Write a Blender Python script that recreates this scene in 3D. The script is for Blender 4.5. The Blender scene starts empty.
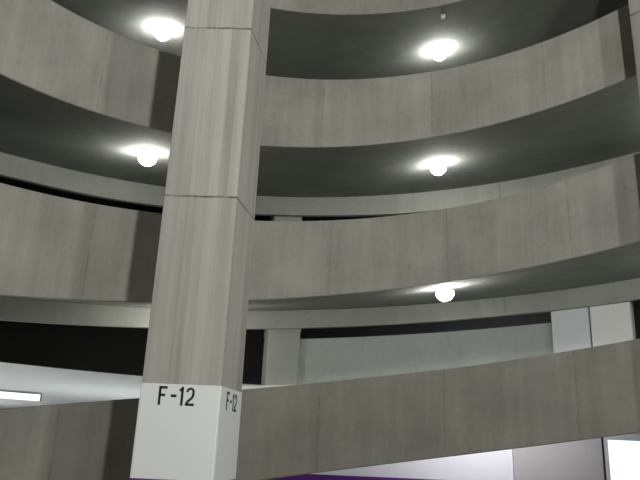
import bpy, bmesh, math, random
from mathutils import Vector, Matrix
random.seed(7)
S = bpy.context.scene
COL = S.collection
PI = math.pi
D2R = PI / 180

# ------------------------------------------------------------------ helpers
def obj(name, bm, mat, parent=None, smooth=False):
    bmesh.ops.recalc_face_normals(bm, faces=bm.faces)
    me = bpy.data.meshes.new(name)
    bm.to_mesh(me); bm.free()
    if mat: me.materials.append(mat)
    if smooth:
        for p in me.polygons: p.use_smooth = True
        me.set_sharp_from_angle(angle=.6)
    o = bpy.data.objects.new(name, me); COL.objects.link(o)
    if parent is not None: o.parent = parent
    return o

def tag(o, label=None, cat=None, group=None, kind=None):
    if label: o['label'] = label
    if cat: o['category'] = cat
    if group: o['group'] = group
    if kind: o['kind'] = kind
    return o

def thing(name, label, cat, loc=(0, 0, 0), rot=(0, 0, 0), group=None):
    o = bpy.data.objects.new(name, None); COL.objects.link(o)
    o.empty_display_size = .2
    o.location = loc; o.rotation_euler = rot
    return tag(o, label, cat, group, 'thing')

def copy_tree(o, parent=None):
    kids = [c for c in bpy.data.objects if c.parent == o]
    c = o.copy(); COL.objects.link(c); c.parent = parent
    for k in kids: copy_tree(k, c)
    return c

def box(bm, x0, x1, y0, y1, z0, z1, bevel=0.0):
    r = bmesh.ops.create_cube(bm, size=1)
    vs = r['verts']
    for v in vs:
        v.co = Vector(((x0 + x1) / 2 + v.co.x * (x1 - x0), (y0 + y1) / 2 + v.co.y * (y1 - y0), (z0 + z1) / 2 + v.co.z * (z1 - z0)))
    if bevel:
        es = list({e for v in vs for e in v.link_edges})
        bmesh.ops.bevel(bm, geom=es, offset=bevel, segments=2, affect='EDGES', profile=.5)

def prism(bm, quad, z0, z1, bevel=0.0):
    """vertical prism over a plan polygon; only its upright edges are bevelled"""
    lo = [bm.verts.new((x, y, z0)) for x, y in quad]
    hi = [bm.verts.new((x, y, z1)) for x, y in quad]
    n = len(quad)
    bm.faces.new(lo[::-1]); bm.faces.new(hi)
    for i in range(n): bm.faces.new((lo[i], lo[(i + 1) % n], hi[(i + 1) % n], hi[i]))
    if bevel:
        bm.edges.ensure_lookup_table()
        es = [e for e in bm.edges if abs(e.verts[0].co.z - e.verts[1].co.z) > .5 * (z1 - z0)
              and e.verts[0] in lo + hi]
        bmesh.ops.bevel(bm, geom=es, offset=bevel, segments=2, affect='EDGES', profile=.5)

def lathe(bm, prof, n=32):
    """prof: list of (radius, z), closed at both ends"""
    rings = []
    for r, z in prof:
        rings.append([bm.verts.new((r * math.cos(2 * PI * i / n), r * math.sin(2 * PI * i / n), z)) for i in range(n)])
    for a, b in zip(rings, rings[1:]):
        for i in range(n): bm.faces.new((a[i], a[(i + 1) % n], b[(i + 1) % n], b[i]))
    bm.faces.new(rings[0]); bm.faces.new(rings[-1])

# ------------------------------------------------------------------ materials
def nodes(name):
    m = bpy.data.materials.new(name); m.use_nodes = True
    nt = m.node_tree; nt.nodes.clear()
    return m, nt, nt.nodes, nt.links

class N:
    """small node-graph writer"""
    def __init__(s, nt): s.nt = nt
    def n(s, t, **k):
        x = s.nt.nodes.new(t)
        for a, b in k.items(): setattr(x, a, b)
        return x
    def l(s, a, b): s.nt.links.new(a, b)
    def math(s, op, a, b=None, c=None, clamp=False):
        x = s.n('ShaderNodeMath', operation=op, use_clamp=clamp)
        for i, v in enumerate((a, b, c)):
            if v is None: continue
            if hasattr(v, 'is_output'): s.l(v, x.inputs[i])
            else: x.inputs[i].default_value = v
        return x.outputs[0]
    def mix(s, fac, a, b, blend='MIX'):
        x = s.n('ShaderNodeMix', data_type='RGBA', blend_type=blend)
        for i, v in ((0, fac), (6, a), (7, b)):
            if hasattr(v, 'is_output'): s.l(v, x.inputs[i])
            else: x.inputs[i].default_value = v if i == 0 else (*v, 1)
        return x.outputs[2]
    def noise(s, vec, scale, detail=3, rough=.55):
        x = s.n('ShaderNodeTexNoise'); x.inputs['Scale'].default_value = scale
        x.inputs['Detail'].default_value = detail; x.inputs['Roughness'].default_value = rough
        s.l(vec, x.inputs['Vector']); return x.outputs[0]
    def scale(s, vec, sc, loc=(0, 0, 0)):
        x = s.n('ShaderNodeMapping'); x.inputs['Scale'].default_value = sc; x.inputs['Location'].default_value = loc
        s.l(vec, x.inputs['Vector']); return x.outputs[0]
    def remap(s, v, a, b, c, d):
        x = s.n('ShaderNodeMapRange'); s.l(v, x.inputs[0])
        for i, q in zip((1, 2, 3, 4), (a, b, c, d)): x.inputs[i].default_value = q
        return x.outputs[0]
    def finish(s, col, rough=.85, bump=None, dist=.004, spec=.25):
        p = s.n('ShaderNodeBsdfPrincipled'); o = s.n('ShaderNodeOutputMaterial')
        if hasattr(col, 'is_output'): s.l(col, p.inputs['Base Color'])
        else: p.inputs['Base Color'].default_value = (*col, 1)
        p.inputs['Roughness'].default_value = rough
        p.inputs['Specular IOR Level'].default_value = spec
        if bump is not None:
            b = s.n('ShaderNodeBump'); b.inputs['Strength'].default_value = .5; b.inputs['Distance'].default_value = dist
            s.l(bump, b.inputs['Height']); s.l(b.outputs[0], p.inputs['Normal'])
        s.l(p.outputs[0], o.inputs[0]); return p

def band_concrete(name, base, panel=2.157, shift=0.0, var=.23, joint=.3, seed=0.0):
    """cast band with formwork panels; UV is (metres along, metres up)"""
    m, nt, _, _ = nodes(name); g = N(nt)
    uv = g.n('ShaderNodeTexCoord').outputs['UV']
    sep = g.n('ShaderNodeSeparateXYZ'); g.l(uv, sep.inputs[0])
    u = g.math('ADD', sep.outputs[0], shift + 60 * panel)
    q = g.math('DIVIDE', u, panel)
    fr = g.math('FRACT', q)
    dj = g.math('MULTIPLY', g.math('MINIMUM', fr, g.math('SUBTRACT', 1.0, fr)), panel)
    wob = g.noise(g.scale(uv, (.3, 6, 1)), 1.0, 2)
    jm = g.remap(dj, .006, .022, 1, 0)
    jm = g.math('MULTIPLY', jm, g.remap(wob, .38, .62, .1, 1))
    w = g.n('ShaderNodeTexWhiteNoise', noise_dimensions='1D'); g.l(g.math('ADD', g.math('FLOOR', q), seed), w.inputs['W'])
    w2 = g.n('ShaderNodeTexWhiteNoise', noise_dimensions='1D'); g.l(g.math('FLOOR', g.math('MULTIPLY', u, 1.55)), w2.inputs['W'])
    big = g.noise(g.scale(uv, (1, 1, 1), (seed * 3.1, seed, 0)), .9, 4, .6)
    streak = g.noise(g.scale(uv, (5, .35, 1), (seed, 0, 0)), 1.0, 4, .6)
    fine = g.noise(g.scale(uv, (14, 9, 1)), 1.0, 4, .65)
    val = g.math('ADD', g.math('MULTIPLY', g.math('SUBTRACT', w.outputs[0], .5), var * .7),
                 g.math('MULTIPLY', g.math('SUBTRACT', w2.outputs[0], .5), var * .35))
    val = g.math('ADD', val, g.math('MULTIPLY', g.math('SUBTRACT', big, .5), var * 3.0))
    val = g.math('ADD', val, g.math('MULTIPLY', g.math('SUBTRACT', streak, .5), var * 2.2))
    val = g.math('ADD', val, g.math('MULTIPLY', g.math('SUBTRACT', fine, .5), var * .9))
    val = g.math('ADD', val, 1.0)
    hue = g.noise(g.scale(uv, (.5, .7, 1), (seed + 4, 2, 0)), 1.0, 2)
    c = g.mix(g.remap(hue, .35, .65, 0, 1), base, (base[0] * .97, base[1] * .995, base[2] * 1.03))
    vm = g.n('ShaderNodeVectorMath', operation='SCALE'); g.l(c, vm.inputs[0]); g.l(val, vm.inputs[3])
    # tie holes and pits
    vo = g.n('ShaderNodeTexVoronoi', feature='F1'); vo.inputs['Scale'].default_value = 1.0
    g.l(g.scale(uv, (1.6, 2.2, 1), (seed, .3, 0)), vo.inputs['Vector'])
    vs = g.n('ShaderNodeSeparateColor'); g.l(vo.outputs['Color'], vs.inputs[0])
    pit = g.math('MULTIPLY', g.remap(vo.outputs['Distance'], .02, .045, .6, 0), g.math('GREATER_THAN', vs.outputs[0], .72))
    dark = g.math('MAXIMUM', g.math('MULTIPLY', jm, joint), pit)
    c2 = g.mix(dark, vm.outputs[0], tuple(b * .25 for b in base))
    g.finish(c2, .9, g.math('ADD', fine, g.math('MULTIPLY', jm, -1.5)), .003, .2)
    return m

def plain_concrete(name, base, var=.25, sc=1.2, stretch=(1, 1, 1), rough=.9):
    m, nt, _, _ = nodes(name); g = N(nt)
    co = g.n('ShaderNodeTexCoord').outputs['Object']
    v = g.scale(co, stretch)
    a = g.noise(v, sc, 4, .6); b = g.noise(v, sc * 9, 4, .65)
    val = g.math('ADD', 1.0, g.math('ADD', g.math('MULTIPLY', g.math('SUBTRACT', a, .5), var * 2),
                                    g.math('MULTIPLY', g.math('SUBTRACT', b, .5), var)))
    vm = g.n('ShaderNodeVectorMath', operation='SCALE'); vm.inputs[0].default_value = base; g.l(val, vm.inputs[3])
    g.finish(vm.outputs[0], rough, b, .003, .2)
    return m

def board_concrete(name, base, dark, joints):
    """column shaft: upright board marks, stains running down, thin pour joints"""
    m, nt, _, _ = nodes(name); g = N(nt)
    co = g.n('ShaderNodeTexCoord').outputs['Object']
    sep = g.n('ShaderNodeSeparateXYZ'); g.l(co, sep.inputs[0])
    xy = g.math('ADD', sep.outputs[0], g.math('MULTIPLY', sep.outputs[1], .83))
    q = g.math('MULTIPLY', xy, 9.5)
    lift = g.math('FLOOR', g.math('DIVIDE', g.math('ADD', sep.outputs[2], .12), 2.2))
    w = g.n('ShaderNodeTexWhiteNoise', noise_dimensions='2D')
    cb = g.n('ShaderNodeCombineXYZ'); g.l(g.math('FLOOR', q), cb.inputs[0]); g.l(lift, cb.inputs[1]); g.l(cb.outputs[0], w.inputs['Vector'])
    streak = g.noise(g.scale(co, (6.5, 6.5, .22)), 1.0, 4, .58)
    thin = g.noise(g.scale(co, (45, 45, .5)), 1.0, 3, .6)
    blot = g.noise(g.scale(co, (1.6, 1.6, .8)), 1.0, 4, .6)
    t = g.math('ADD', g.math('MULTIPLY', w.outputs[0], .38), g.math('MULTIPLY', g.remap(streak, .33, .67, 0, 1), .62))
    t = g.math('ADD', t, g.math('MULTIPLY', g.math('SUBTRACT', thin, .5), .25))
    t = g.math('ADD', t, g.math('MULTIPLY', g.math('SUBTRACT', blot, .5), .55), clamp=True)
    c = g.mix(t, dark, base)
    seam = g.remap(g.math('ABSOLUTE', g.math('SUBTRACT', g.math('FRACT', q), .5)), .46, .495, 0, .22)
    c = g.mix(seam, c, tuple(x * .6 for x in dark))
    jn = g.noise(g.scale(co, (5, 5, 5)), 1.0, 3)
    jm = None
    for z in joints:
        d = g.math('ABSOLUTE', g.math('SUBTRACT', g.math('ADD', sep.outputs[2], g.math('MULTIPLY', g.math('SUBTRACT', jn, .5), .035)), z))
        k = g.remap(d, .004, .017, 1, 0)
        jm = k if jm is None else g.math('MAXIMUM', jm, k)
    jn2 = g.noise(g.scale(co, (9, 9, 2)), 1.0, 2)
    jd = g.math('MULTIPLY', jm, g.remap(jn2, .35, .6, .3, .85))
    c = g.mix(jd, c, (.035, .03, .027))
    g.finish(c, .9, g.math('ADD', thin, g.math('MULTIPLY', jm, -2)), .003, .2)
    return m

def paint(name, col, rough=.5, spec=.3, var=.05):
    m, nt, _, _ = nodes(name); g = N(nt)
    co = g.n('ShaderNodeTexCoord').outputs['Object']
    a = g.noise(co, 2.0, 4, .6)
    val = g.math('ADD', 1.0, g.math('MULTIPLY', g.math('SUBTRACT', a, .5), var * 2))
    vm = g.n('ShaderNodeVectorMath', operation='SCALE'); vm.inputs[0].default_value = col; g.l(val, vm.inputs[3])
    g.finish(vm.outputs[0], rough, a, .002, spec)
    return m

def emit(name, col, strength):
    m, nt, _, _ = nodes(name); g = N(nt)
    e = g.n('ShaderNodeEmission'); e.inputs[0].default_value = (*col, 1); e.inputs[1].default_value = strength
    o = g.n('ShaderNodeOutputMaterial'); g.l(e.outputs[0], o.inputs[0])
    return m

def metal(name, col, rough=.45):
    m, nt, _, _ = nodes(name); g = N(nt)
    p = g.finish(col, rough, None); p.inputs['Metallic'].default_value = .8
    return m

BASE = (.265, .257, .228)
M_par = [band_concrete('parapet_concrete_a', BASE, shift=6 * 10.25 * D2R * -1, seed=1.3),
         band_concrete('parapet_concrete_b', (.29, .28, .25), shift=-6 * 7.85 * D2R, seed=5.7),
         band_concrete('parapet_concrete_c', (.29, .278, .25), shift=-6 * 2.0 * D2R, seed=9.2),
         band_concrete('parapet_concrete_d', (.208, .203, .176), shift=-6 * 9.4 * D2R, seed=12.4)]
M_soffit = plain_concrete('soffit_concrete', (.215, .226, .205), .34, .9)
M_beam = band_concrete('beam_concrete', (.35, .355, .315), panel=3.8, shift=1.9, var=.13, joint=.5, seed=3.3)
M_white_band = paint('outer_parapet_paint', (.62, .63, .62), .7)
M_col = board_concrete('column_concrete', (.36, .352, .33), (.21, .202, .186), (2.08, 4.28, 6.5, 8.7, 10.9))
M_col2 = plain_concrete('ring_column_concrete', (.33, .345, .315), .14, 1.1, (1, 1, .5))
M_colw = paint('ring_column_white', (.66, .69, .72), .6)
M_colb = paint('ring_column_lit_white', (.80, .81, .80), .6)  # white column paint lifted to stand for stronger light on this column
M_paint = paint('column_white_paint', (.56, .585, .59), .55, .3, .035)
M_purple = paint('purple_paint', (.105, .022, .20), .5)
M_black = paint('black_stencil_paint', (.012, .012, .012), .6)
M_wall = plain_concrete('outer_wall_concrete', (.37, .405, .385), .25, .7, (1, 1, .6))
M_gwall = paint('garage_wall_paint', (.78, .77, .80), .6)
M_pier = plain_concrete('pier_concrete', (.45, .43, .425), .08, .6)
M_gceil = paint('garage_ceiling_paint', (.66, .69, .71), .7)
M_floor = plain_concrete('floor_concrete', (.33, .32, .30), .18, .6)
M_fascia = plain_concrete('fascia_unlit_dark', (.010, .010, .010), .1, 1)  # near-black colour stands for the lack of light above the ceiling
M_housing = metal('lamp_housing_metal', (.6, .6, .6))
M_lens = emit('lamp_lens_glow', (1.0, .985, .95), 150)
M_tube = emit('linear_lens_glow', (.97, 1.0, .98), 1.15)
M_frame = paint('door_frame_paint', (.55, .59, .60), .45)
M_gasket = paint('door_gasket', (.02, .022, .02), .6)
M_pane = emit('door_pane_glow', (.98, 1.0, .99), 1.3)

# ------------------------------------------------------------------ the helix (metres)
CX, CY = 1.2756, 5.777          # axis of the spiral
R, RO = 6.0, 10.533             # inner face of the parapets, inner face of the outer beams
K, H = .9493, 2.9824            # rise per radian, storey between neighbouring ramps
ZT, HP, SO, HO = 5.883, 1.4714, .6355, .4763
# measured unevenness of each cast edge: polynomial in the angle, held beyond the measured range
DEV = {'3t': ([-0.0164, -0.0138, 0.0792, 0.0735], -.9, .7), '3b': ([0.0301, 0.0229, -0.0792, -0.046], -.9, .7),
       '2t': ([-0.0051, 0.011, -0.0099, -0.0397], -.9, .7), '2b': ([-0.0096, 0.0569, -0.0138, -0.0728], -.9, .7),
       '1b': ([.0168, .0179], -.42, .24), '4t': ([.0012, -.0305, -.0563, -.0521], -.9, .69),
       '4b': ([-.0034, -.0093, .0531, -.0385], -.32, .67), 'o3t': ([-.0011, .0512, -.0467, -.1196], -.75, .55),
       'o3b': ([.031, .0328, -.1068, -.1205], -.75, .55), 'o2t': ([.0141, .1, .0115, -.1225], -.8, .42),
       'o2b': ([-.0299, -.1447, -.6525, -.6594], -.8, .05)}
def dev(k, a):
    if k not in DEV: return 0.0
    c, lo, hi = DEV[k]; a = min(max(a, lo), hi)
    return sum(q * a ** i for i, q in enumerate(c))

def at(r, a, z): return Vector((CX + r * math.sin(a), CY + r * math.cos(a), z))

def sweep(prof, a0, a1, n, close=True):
    """prof(a) -> list of (r, z) round the section; UV in metres"""
    bm = bmesh.new(); uvl = bm.loops.layers.uv.new('UVMap')
    rings = []
    for i in range(n + 1):
        a = a0 + (a1 - a0) * i / n
        p = prof(a)
        rings.append((a, p, [bm.verts.new(at(r, a, z)) for r, z in p]))
    m = len(rings[0][1])
    for (a, p, va), (b, q, vb) in zip(rings, rings[1:]):
        s = 0.0
        for j in range(m):
            k = (j + 1) % m
            L = math.dist(p[j], p[k])
            f = bm.faces.new((va[j], va[k], vb[k], vb[j]))
            for lp, (uu, vv) in zip(f.loops, ((a * R, s), (a * R, s + L), (b * R, s + L), (b * R, s))):
                lp[uvl].uv = (uu, vv)
            s += L
    bm.faces.new(rings[0][2]); bm.faces.new(rings[-1][2][::-1])
    return bm

def make_ramp(level, label, mat, a0=-112, a1=112, n=168):
    """level 0 is the third band in view, +1 the next storey up, -1 the lowest"""
    key = {2: '1', 1: '2', 0: '3', -1: '4'}[level]
    t = thing('spiral_ramp', label, 'ramp', (CX, CY, 0), group='curved concrete ramps of the spiral')
    zt = ZT + level * H; zb = zt - HP
    g0 = .005
    top = lambda a: max(zt + K * a + dev(key + 't', a), g0 + .3)
    bot = lambda a: max(zb + K * a + dev(key + 'b', a), g0)
    obt = lambda a: max(zb + SO + K * a + dev('o' + key + 't', a), g0 + .1)
    ho = .2 if level == -1 else HO
    obb = lambda a: max(zb + SO - ho + K * a + dev('o' + key + 'b', a), g0)
    A0, A1 = a0 * D2R, a1 * D2R
    W = .22
    ch = .012
    def par(a):
        b, tp = bot(a), top(a)
        return [(R, b + ch), (R, tp - ch), (R + ch, tp), (R + W - ch, tp), (R + W, tp - ch), (R + W, b + .06), (R + ch, b)]
    def deck(a):
        b, o = bot(a), obt(a)
        return [(R + .014, b - .003), (R + W - .02, b + .30), (RO + 1.0, o + .30), (RO + 1.0, o), (RO, o)]
    def beam(a):
        o, b = obt(a), obb(a)
        return [(RO, b), (RO, o), (RO + .13, o), (RO + .13, b)]
    def outer(a):
        o = obt(a) + .30 - .05
        return [(RO - .22, o), (RO - .22, o + .9), (RO - .02, o + .9), (RO - .02, o + .0)]
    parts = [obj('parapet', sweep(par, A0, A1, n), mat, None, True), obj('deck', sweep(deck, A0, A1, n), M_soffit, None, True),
             obj('edge_beam', sweep(beam, A0, A1, n), M_beam, None, True),
             obj('outer_parapet', sweep(outer, -24 * D2R if level == -1 else A0, A1, n), M_white_band if level == -1 else M_beam, None, True)]
    for p in parts:
        p.parent = t
        p.matrix_parent_inverse = Matrix.Translation((-CX, -CY, 0))
    parts[2]['label'] = 'pale concrete edge beam under the outer rim'
    return t

make_ramp(2, 'topmost curved concrete ramp, only its lower edge and dark underside showing above two lamps', M_par[2])
make_ramp(1, 'second curved concrete ramp from the top, its band passing just below the two upper lamps', M_par[1])
make_ramp(0, 'third curved concrete ramp from the top, its band below the middle pair of lamps', M_par[0])
make_ramp(-1, 'lowest curved concrete ramp, rising straight to the right behind the white column base', M_par[3], -84, 112)

# ------------------------------------------------------------------ lettering
def stroke(bm, pts, w, y, th):
    """flat-ended thick polyline in the xz plane, extruded by th"""
    for (x0, z0), (x1, z1) in zip(pts, pts[1:]):
        d = Vector((x1 - x0, z1 - z0)); L = d.length; d /= L; nrm = Vector((-d.y, d.x)) * w / 2
        c = [Vector((x0, z0)) + nrm, Vector((x0, z0)) - nrm, Vector((x1, z1)) - nrm, Vector((x1, z1)) + nrm]
        a = [bm.verts.new((p.x, y, p.y)) for p in c]; b = [bm.verts.new((p.x, y + th, p.y)) for p in c]
        bm.faces.new(a); bm.faces.new(b[::-1])
        for i in range(4): bm.faces.new((a[i], a[(i + 1) % 4], b[(i + 1) % 4], b[i]))

def lettering(sx=1.0):
    """F-12 in condensed stencil capitals, 0.19 m high, one mesh per character; origin at the foot of the F, facing -y"""
    w = .026; h = .19
    arc = [(.3725 + .0375 * math.cos(t), h - .052 + .037 * math.sin(t)) for t in [PI - i * PI / 8 for i in range(0, 10)]]
    arc += [(.402, .088), (.338, .034), (.333, .012)]
    chars = [('painted_letter', [([(.015, 0), (.015, h)], w), ([(0, h - w / 2), (.098, h - w / 2)], w), ([(0, h * .53), (.078, h * .53)], w)]),
             ('painted_hyphen', [([(.146, h * .50), (.212, h * .50)], .027)]),
             ('painted_digit', [([(.278, 0), (.278, h)], w), ([(.246, h - .043), (.280, h - .012)], .024)]),
             ('painted_digit', [(arc, .025), ([(.322, w / 2), (.424, w / 2)], w)])]
    for name, strokes in chars:
        bm = bmesh.new()
        for p, ww in strokes: stroke(bm, [(a * sx, b) for a, b in p], ww, -.003, .0032)
        yield name, bm

# ------------------------------------------------------------------ the columns standing in the void
D = 7.0
QUAD = [(-.2540 * D * 1.005, 1.005 * D), (-.1368 * D, D), (-.1052 * 1.11 * D, 1.11 * D), (-.2352 * D, 1.116 * D)]
def make_column(label, q, letters):
    c = (sum(p[0] for p in q) / 4, sum(p[1] for p in q) / 4)
    t = thing('concrete_column', label, 'column', (c[0], c[1], 0), group='tall square columns in the ramp void')
    lq = [(x - c[0], y - c[1]) for x, y in q]
    bm = bmesh.new(); prism(bm, lq, 0, 14.0, .012)
    obj('shaft', bm, M_col, t)
    def grow(d): return [(x * (1 + d), y * (1 + d)) for x, y in lq]
    bm = bmesh.new(); prism(bm, grow(.018), 1.262, 2.192, .02)
    o = pb = obj('painted_base', bm, M_paint, t); o['label'] = 'white painted lower part of the shaft'
    bm = bmesh.new(); prism(bm, grow(.0185), 0, 1.262, .02)
    o = obj('painted_band', bm, M_purple, t); o['label'] = 'purple painted foot of the shaft'
    if letters:
        g = grow(.018)
        for i, j, s, off, z, sx in ((0, 1, .203, 0, 1.978, .885), (1, 2, .215, 0, 1.965, .88)):
            a, b = Vector((*g[i], 0)), Vector((*g[j], 0))
            d = (b - a).normalized()
            for name, bm in lettering(sx):
                m = obj(name, bm, M_black, pb)
                m.rotation_euler = (0, 0, math.atan2(d.y, d.x))
                m.location = (a + d * s) + Vector((0, 0, z))
    return t
make_column('big square concrete column in front with white base stencilled F-12', QUAD, True)
F2 = 50.68 * D2R; e1 = Vector((math.cos(F2), -math.sin(F2))) * .4; e2 = Vector((math.sin(F2), math.cos(F2))) * .4
C2 = Vector((CX + 5.52 * math.sin(F2), CY + 5.52 * math.cos(F2)))
make_column('square concrete column cut off by the upper right edge of the picture',
            [tuple(C2 - e1 - e2), tuple(C2 + e1 - e2), tuple(C2 + e1 + e2), tuple(C2 - e1 + e2)], False)

# ------------------------------------------------------------------ columns of the outer ring, deck to beam, storey by storey
KEY = {2: '1', 1: '2', 0: '3', -1: '4'}
def beam_bottom(lv, a): return ZT + lv * H - HP + SO - HO + K * a + dev('o' + KEY[lv] + 'b', a)
def deck_top(lv, a): return ZT + lv * H - HP + SO + K * a + dev('o' + KEY[lv] + 't', a) + .30
def ring_column(lv, a, w, dpt, mat, label, group=None, bev=.03, r=RO + .15, cap=False):
    ar = a * D2R; c = at(r + dpt / 2, ar, 0)
    t = thing('ring_column', label, 'column', (c.x, c.y, deck_top(lv, ar)), (0, 0, -ar), group)
    zo = deck_top(lv, ar); hw = w / 2 / RO
    def block(x, d0, d1, z0f, z1f, b):
        bm = bmesh.new(); prism(bm, [(-x, d0), (x, d0), (x, d1), (-x, d1)], 0, 1, b)
        for v in bm.verts:
            aa = ar + v.co.x / RO
            v.co.z = (z0f(aa) if v.co.z < .5 else z1f(aa)) - zo
        return bm
    obj('shaft', block(w / 2, -dpt / 2, dpt / 2, lambda q: deck_top(lv, q), lambda q: deck_top(lv + 1, q) - .30, bev), mat, t)
    if cap:
        obj('capital', block(w / 2 + .012, -dpt / 2 - .014, dpt / 2, lambda q: beam_bottom(lv + 1, q) - .07, lambda q: beam_bottom(lv + 1, q) + .05, .01), mat, t)
    return t
ring_column(-1, -11.05, .80, .80, M_col2, 'pale square column under the lowest outer beam just right of the F-12 column', cap=True)
ring_column(0, -11.45, .74, .74, M_col2, 'short pale column top just right of the F-12 column, showing above the third ramp band')
ring_column(-1, 26.0, .84, .80, M_colw, 'white square column with a slanting shadow, left one of the pair at far right')
ring_column(-1, 30.72, .88, .70, M_colb, 'brightest white square column, right one of the pair at far right', None, .05)

# ------------------------------------------------------------------ the setting
bm = bmesh.new(); box(bm, -45, 45, -14, 60, -.2, 0)
tag(obj('floor', bm, M_floor), kind='structure')
# outer wall between the ring columns beside the lowest ramp
def ow(a):
    z = beam_bottom(0, a) - .23; d = deck_top(-1, a)
    return [(RO + .30, d), (RO + .30, z), (RO + .50, z), (RO + .50, d)]
tag(obj('wall_outer', sweep(ow, -8.85 * D2R, 23.6 * D2R, 40), M_wall), kind='structure')
# garage ceiling with its round opening, and the slab edge above it, blackened for the unlit void
def gc(a): return [(12.56, 3.2), (48, 3.2), (48, 3.5), (12.56, 3.5)]
tag(obj('ceiling', sweep(gc, -88 * D2R, 88 * D2R, 120), M_gceil), kind='structure')
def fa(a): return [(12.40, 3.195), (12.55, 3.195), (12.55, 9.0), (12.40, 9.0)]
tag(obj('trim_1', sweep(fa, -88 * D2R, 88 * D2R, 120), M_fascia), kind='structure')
# stair core behind: white wall with a purple foot, a grey pier and a lit glazed door
YW = 20.0
bm = bmesh.new(); box(bm, -.9, 5.8, YW, YW + .3, .95, 3.2)
tag(obj('wall_back', bm, M_gwall), kind='structure')
bm = bmesh.new(); box(bm, -.9, 5.8, YW - .01, YW + .3, 0, .95)
tag(obj('baseboard_back', bm, M_purple), kind='structure')
bm = bmesh.new(); box(bm, 5.8, 8.36, YW - .12, YW + .3, 0, 3.2, .01); box(bm, 7.03, 7.05, YW - .124, YW - .1, 0, 3.2)
tag(obj('wall_right', bm, M_pier), kind='structure')
door = bpy.data.objects.new('door_1', None); COL.objects.link(door); door.location = (8.4, YW, 0); door['kind'] = 'structure'
def dpart(n, m, *bs):
    bm = bmesh.new()
    for b in bs: box(bm, *b)
    return obj(n, bm, m, door)
dpart('gasket', M_gasket, (-.04, .03, -.10, .1, 0, 2.30))
dpart('door_frame', M_frame, (.03, .14, -.12, .1, 0, 2.42), (.14, 2.2, -.12, .1, 2.24, 2.42), (2.2, 2.31, -.12, .1, 0, 2.42), (.14, 2.2, -.12, .1, 0, .12))
dpart('pane', M_pane, (.14, 2.2, -.02, .02, .12, 2.24))
bm = bmesh.new(); box(bm, 10.72, 22, YW, YW + .3, 0, 3.2); box(bm, 8.36, 10.72, YW, YW + .3, 2.43, 3.2)
tag(obj('wall_far_right', bm, M_pier), kind='structure')
bm = bmesh.new(); box(bm, -45, -.9, 46, 46.3, 0, 3.2)
tag(obj('wall_far_left', bm, M_gwall), kind='structure')

# ------------------------------------------------------------------ lamps
def make_lamp():
    t = thing('ceiling_lamp', 'x', 'lamp')
    bm = bmesh.new(); box(bm, -.1, .1, -.1, .1, -.03, -.004, .006)
    obj('mounting_plate', bm, M_housing, t)
    bm = bmesh.new(); lathe(bm, [(.06, -.02), (.07, -.03), (.10, -.045), (.102, -.06)], 32)
    obj('housing', bm, M_housing, t, True)
    bm = bmesh.new(); lathe(bm, [(.10, -.05), (.155, -.07), (.17, -.10), (.165, -.155), (.13, -.21), (.065, -.255), (.01, -.265)], 32)
    obj('lens', bm, M_lens, t, True)
    return t
def soffit_z(level, r, a):
    key = {2: '1', 1: '2', 0: '3'}[level]
    zb = ZT + level * H - HP + K * a + dev(key + 'b', a)
    ob = ZT + level * H - HP + SO + K * a + dev('o' + key + 't', a)
    return zb + .024 + (ob - zb - .024) * (r - R - .22) / (RO - R - .22)
lamps = [(2, 8.02, -37.0, 'bright lamp left of the column under the topmost ramp'),
         (2, 8.02, 9.75, 'bright lamp right of the column under the topmost ramp'),
         (1, 7.62, -37.9, 'bright lamp left of the column under the second ramp from the top'),
         (1, 7.92, 9.3, 'bright lamp right of the column under the second ramp from the top'),
         (0, 6.90, 9.85, 'lamp seen edge on under the third ramp, lowest of the lamps on the right')]
proto = make_lamp()
for i, (lv, r, a, lab) in enumerate(lamps):
    o = proto if i == 0 else copy_tree(proto)
    ar = a * D2R
    o.location = at(r, ar, soffit_z(lv, r, ar))
    o.rotation_euler = (math.atan(SO / (RO - R)), -math.atan(K / r), -ar)
    o['label'] = lab; o['group'] = 'lamps under the ramp soffits'
# small junction box at the rim of the topmost soffit
t = thing('junction_box', 'tiny grey junction box above the upper right lamp at the soffit rim', 'junction box',
          at(6.42, 10.3 * D2R, soffit_z(2, 6.42, 10.3 * D2R)), (math.atan(SO / (RO - R)), -math.atan(K / 6.42), -10.3 * D2R))
bm = bmesh.new(); box(bm, -.05, .05, -.05, .05, -.07, -.004, .006); obj('box', bm, M_housing, t)
bm = bmesh.new(); box(bm, -.035, .035, -.035, .035, -.08, -.07); obj('cover', bm, M_frame, t)

# long fluorescent fixture under the garage ceiling at left
a, b = Vector((-12.6, 23.1, 2.885)), Vector((-9.97, 25.0, 2.93))
t = thing('linear_light', 'long white fluorescent light at the left edge under the pale ceiling', 'light', a, (0, 0, math.atan2(b.y - a.y, b.x - a.x)))
L = (b - a).length
bm = bmesh.new(); box(bm, -.02, L + .04, -.02, .24, .245, .275); box(bm, L, L + .04, -.02, .24, .0, .245); box(bm, -.02, L, .2, .24, 0, .245); box(bm, -.02, 0, -.02, .2, 0, .245)
obj('housing', bm, M_gasket, t)
bm = bmesh.new(); box(bm, .01, L, -.0, .2, .005, .243); obj('diffuser', bm, M_tube, t)
for x in (.4, L - .4):
    bm = bmesh.new(); box(bm, x - .01, x + .01, .09, .11, .275, .3149); obj('stem', bm, M_housing, t)

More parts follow.
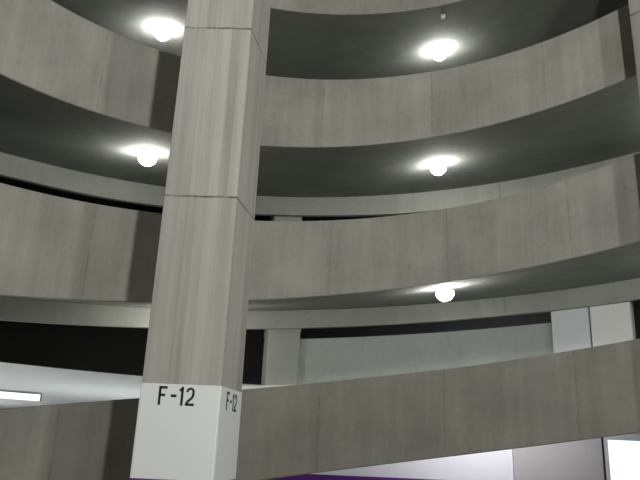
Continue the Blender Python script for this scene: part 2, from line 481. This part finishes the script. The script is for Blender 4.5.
# ------------------------------------------------------------------ light
def light(kind, name, loc, power, col=(1, 1, 1), size=.25, rot=None, **k):
    l = bpy.data.lights.new(name, kind); l.energy = power; l.color = col
    if kind == 'POINT': l.shadow_soft_size = size
    if kind == 'AREA':
        l.shape = 'RECTANGLE'; l.size = size; l.size_y = k.get('size_y', size)
    o = bpy.data.objects.new(name, l); COL.objects.link(o); o.location = loc
    if rot: o.rotation_euler = rot
    return o
# lamps of the ramp turning round behind the camera, one under each storey
for i, (z, p) in enumerate(((4.0, 720), (7.1, 1280), (10.1, 1100))):
    light('POINT', 'ramp_lamp', (1.62, -1.75, z), p, (1.0, .985, .925), .12)
for i, z in enumerate((3.9, 6.9, 9.9)):
    light('POINT', 'ramp_lamp_right', (4.9, -1.7, z), 470, (1.0, .985, .925), .3)
for lv in (0, 1):  # added unseen fill lights, brighten the outer columns, beams and wall at right
    light('POINT', 'ramp_fill_side', at(8.2, 52 * D2R, soffit_z(lv, 8.2, 52 * D2R) - .5), 130, (1.0, .985, .95), .15)
light('POINT', 'ramp_lamp_hidden', at(9.3, -25 * D2R, soffit_z(0, 9.3, -25 * D2R) - .5), 95, (1.0, .98, .9), .1)
light('POINT', 'garage_lamp_core', (4.9, 16.6, 2.8), 480, (.97, .95, 1.0), .12)
for x, y in ((-11, 13.5), (-15, 19), (-20, 26), (-24, 34), (-17.5, 32), (-6.0, 24), (1.5, 24)):
    light('AREA', 'garage_lamp', (x, y, 3.1), 640, (.93, .98, 1.0), 3)

w = bpy.data.worlds.new('World'); S.world = w; w.use_nodes = True
bg = w.node_tree.nodes['Background']; bg.inputs[0].default_value = (.75, .85, 1.0, 1); bg.inputs[1].default_value = .008

# ------------------------------------------------------------------ camera
cam = bpy.data.cameras.new('camera'); co = bpy.data.objects.new('camera', cam); COL.objects.link(co)
cam.sensor_fit = 'HORIZONTAL'; cam.sensor_width = 36; cam.lens = 663.48 / 640 * 36
cam.clip_end = 300
co.matrix_world = Matrix.Translation((0, 0, 1.6)) @ Matrix.Rotation(PI / 2 + .3069, 4, 'X') @ Matrix.Rotation(.0436, 4, 'Z')
S.camera = co
S.view_settings.view_transform = 'Standard'; S.view_settings.look = 'None'
S.view_settings.exposure = 0; S.view_settings.gamma = 1; S.view_settings.use_curve_mapping = False
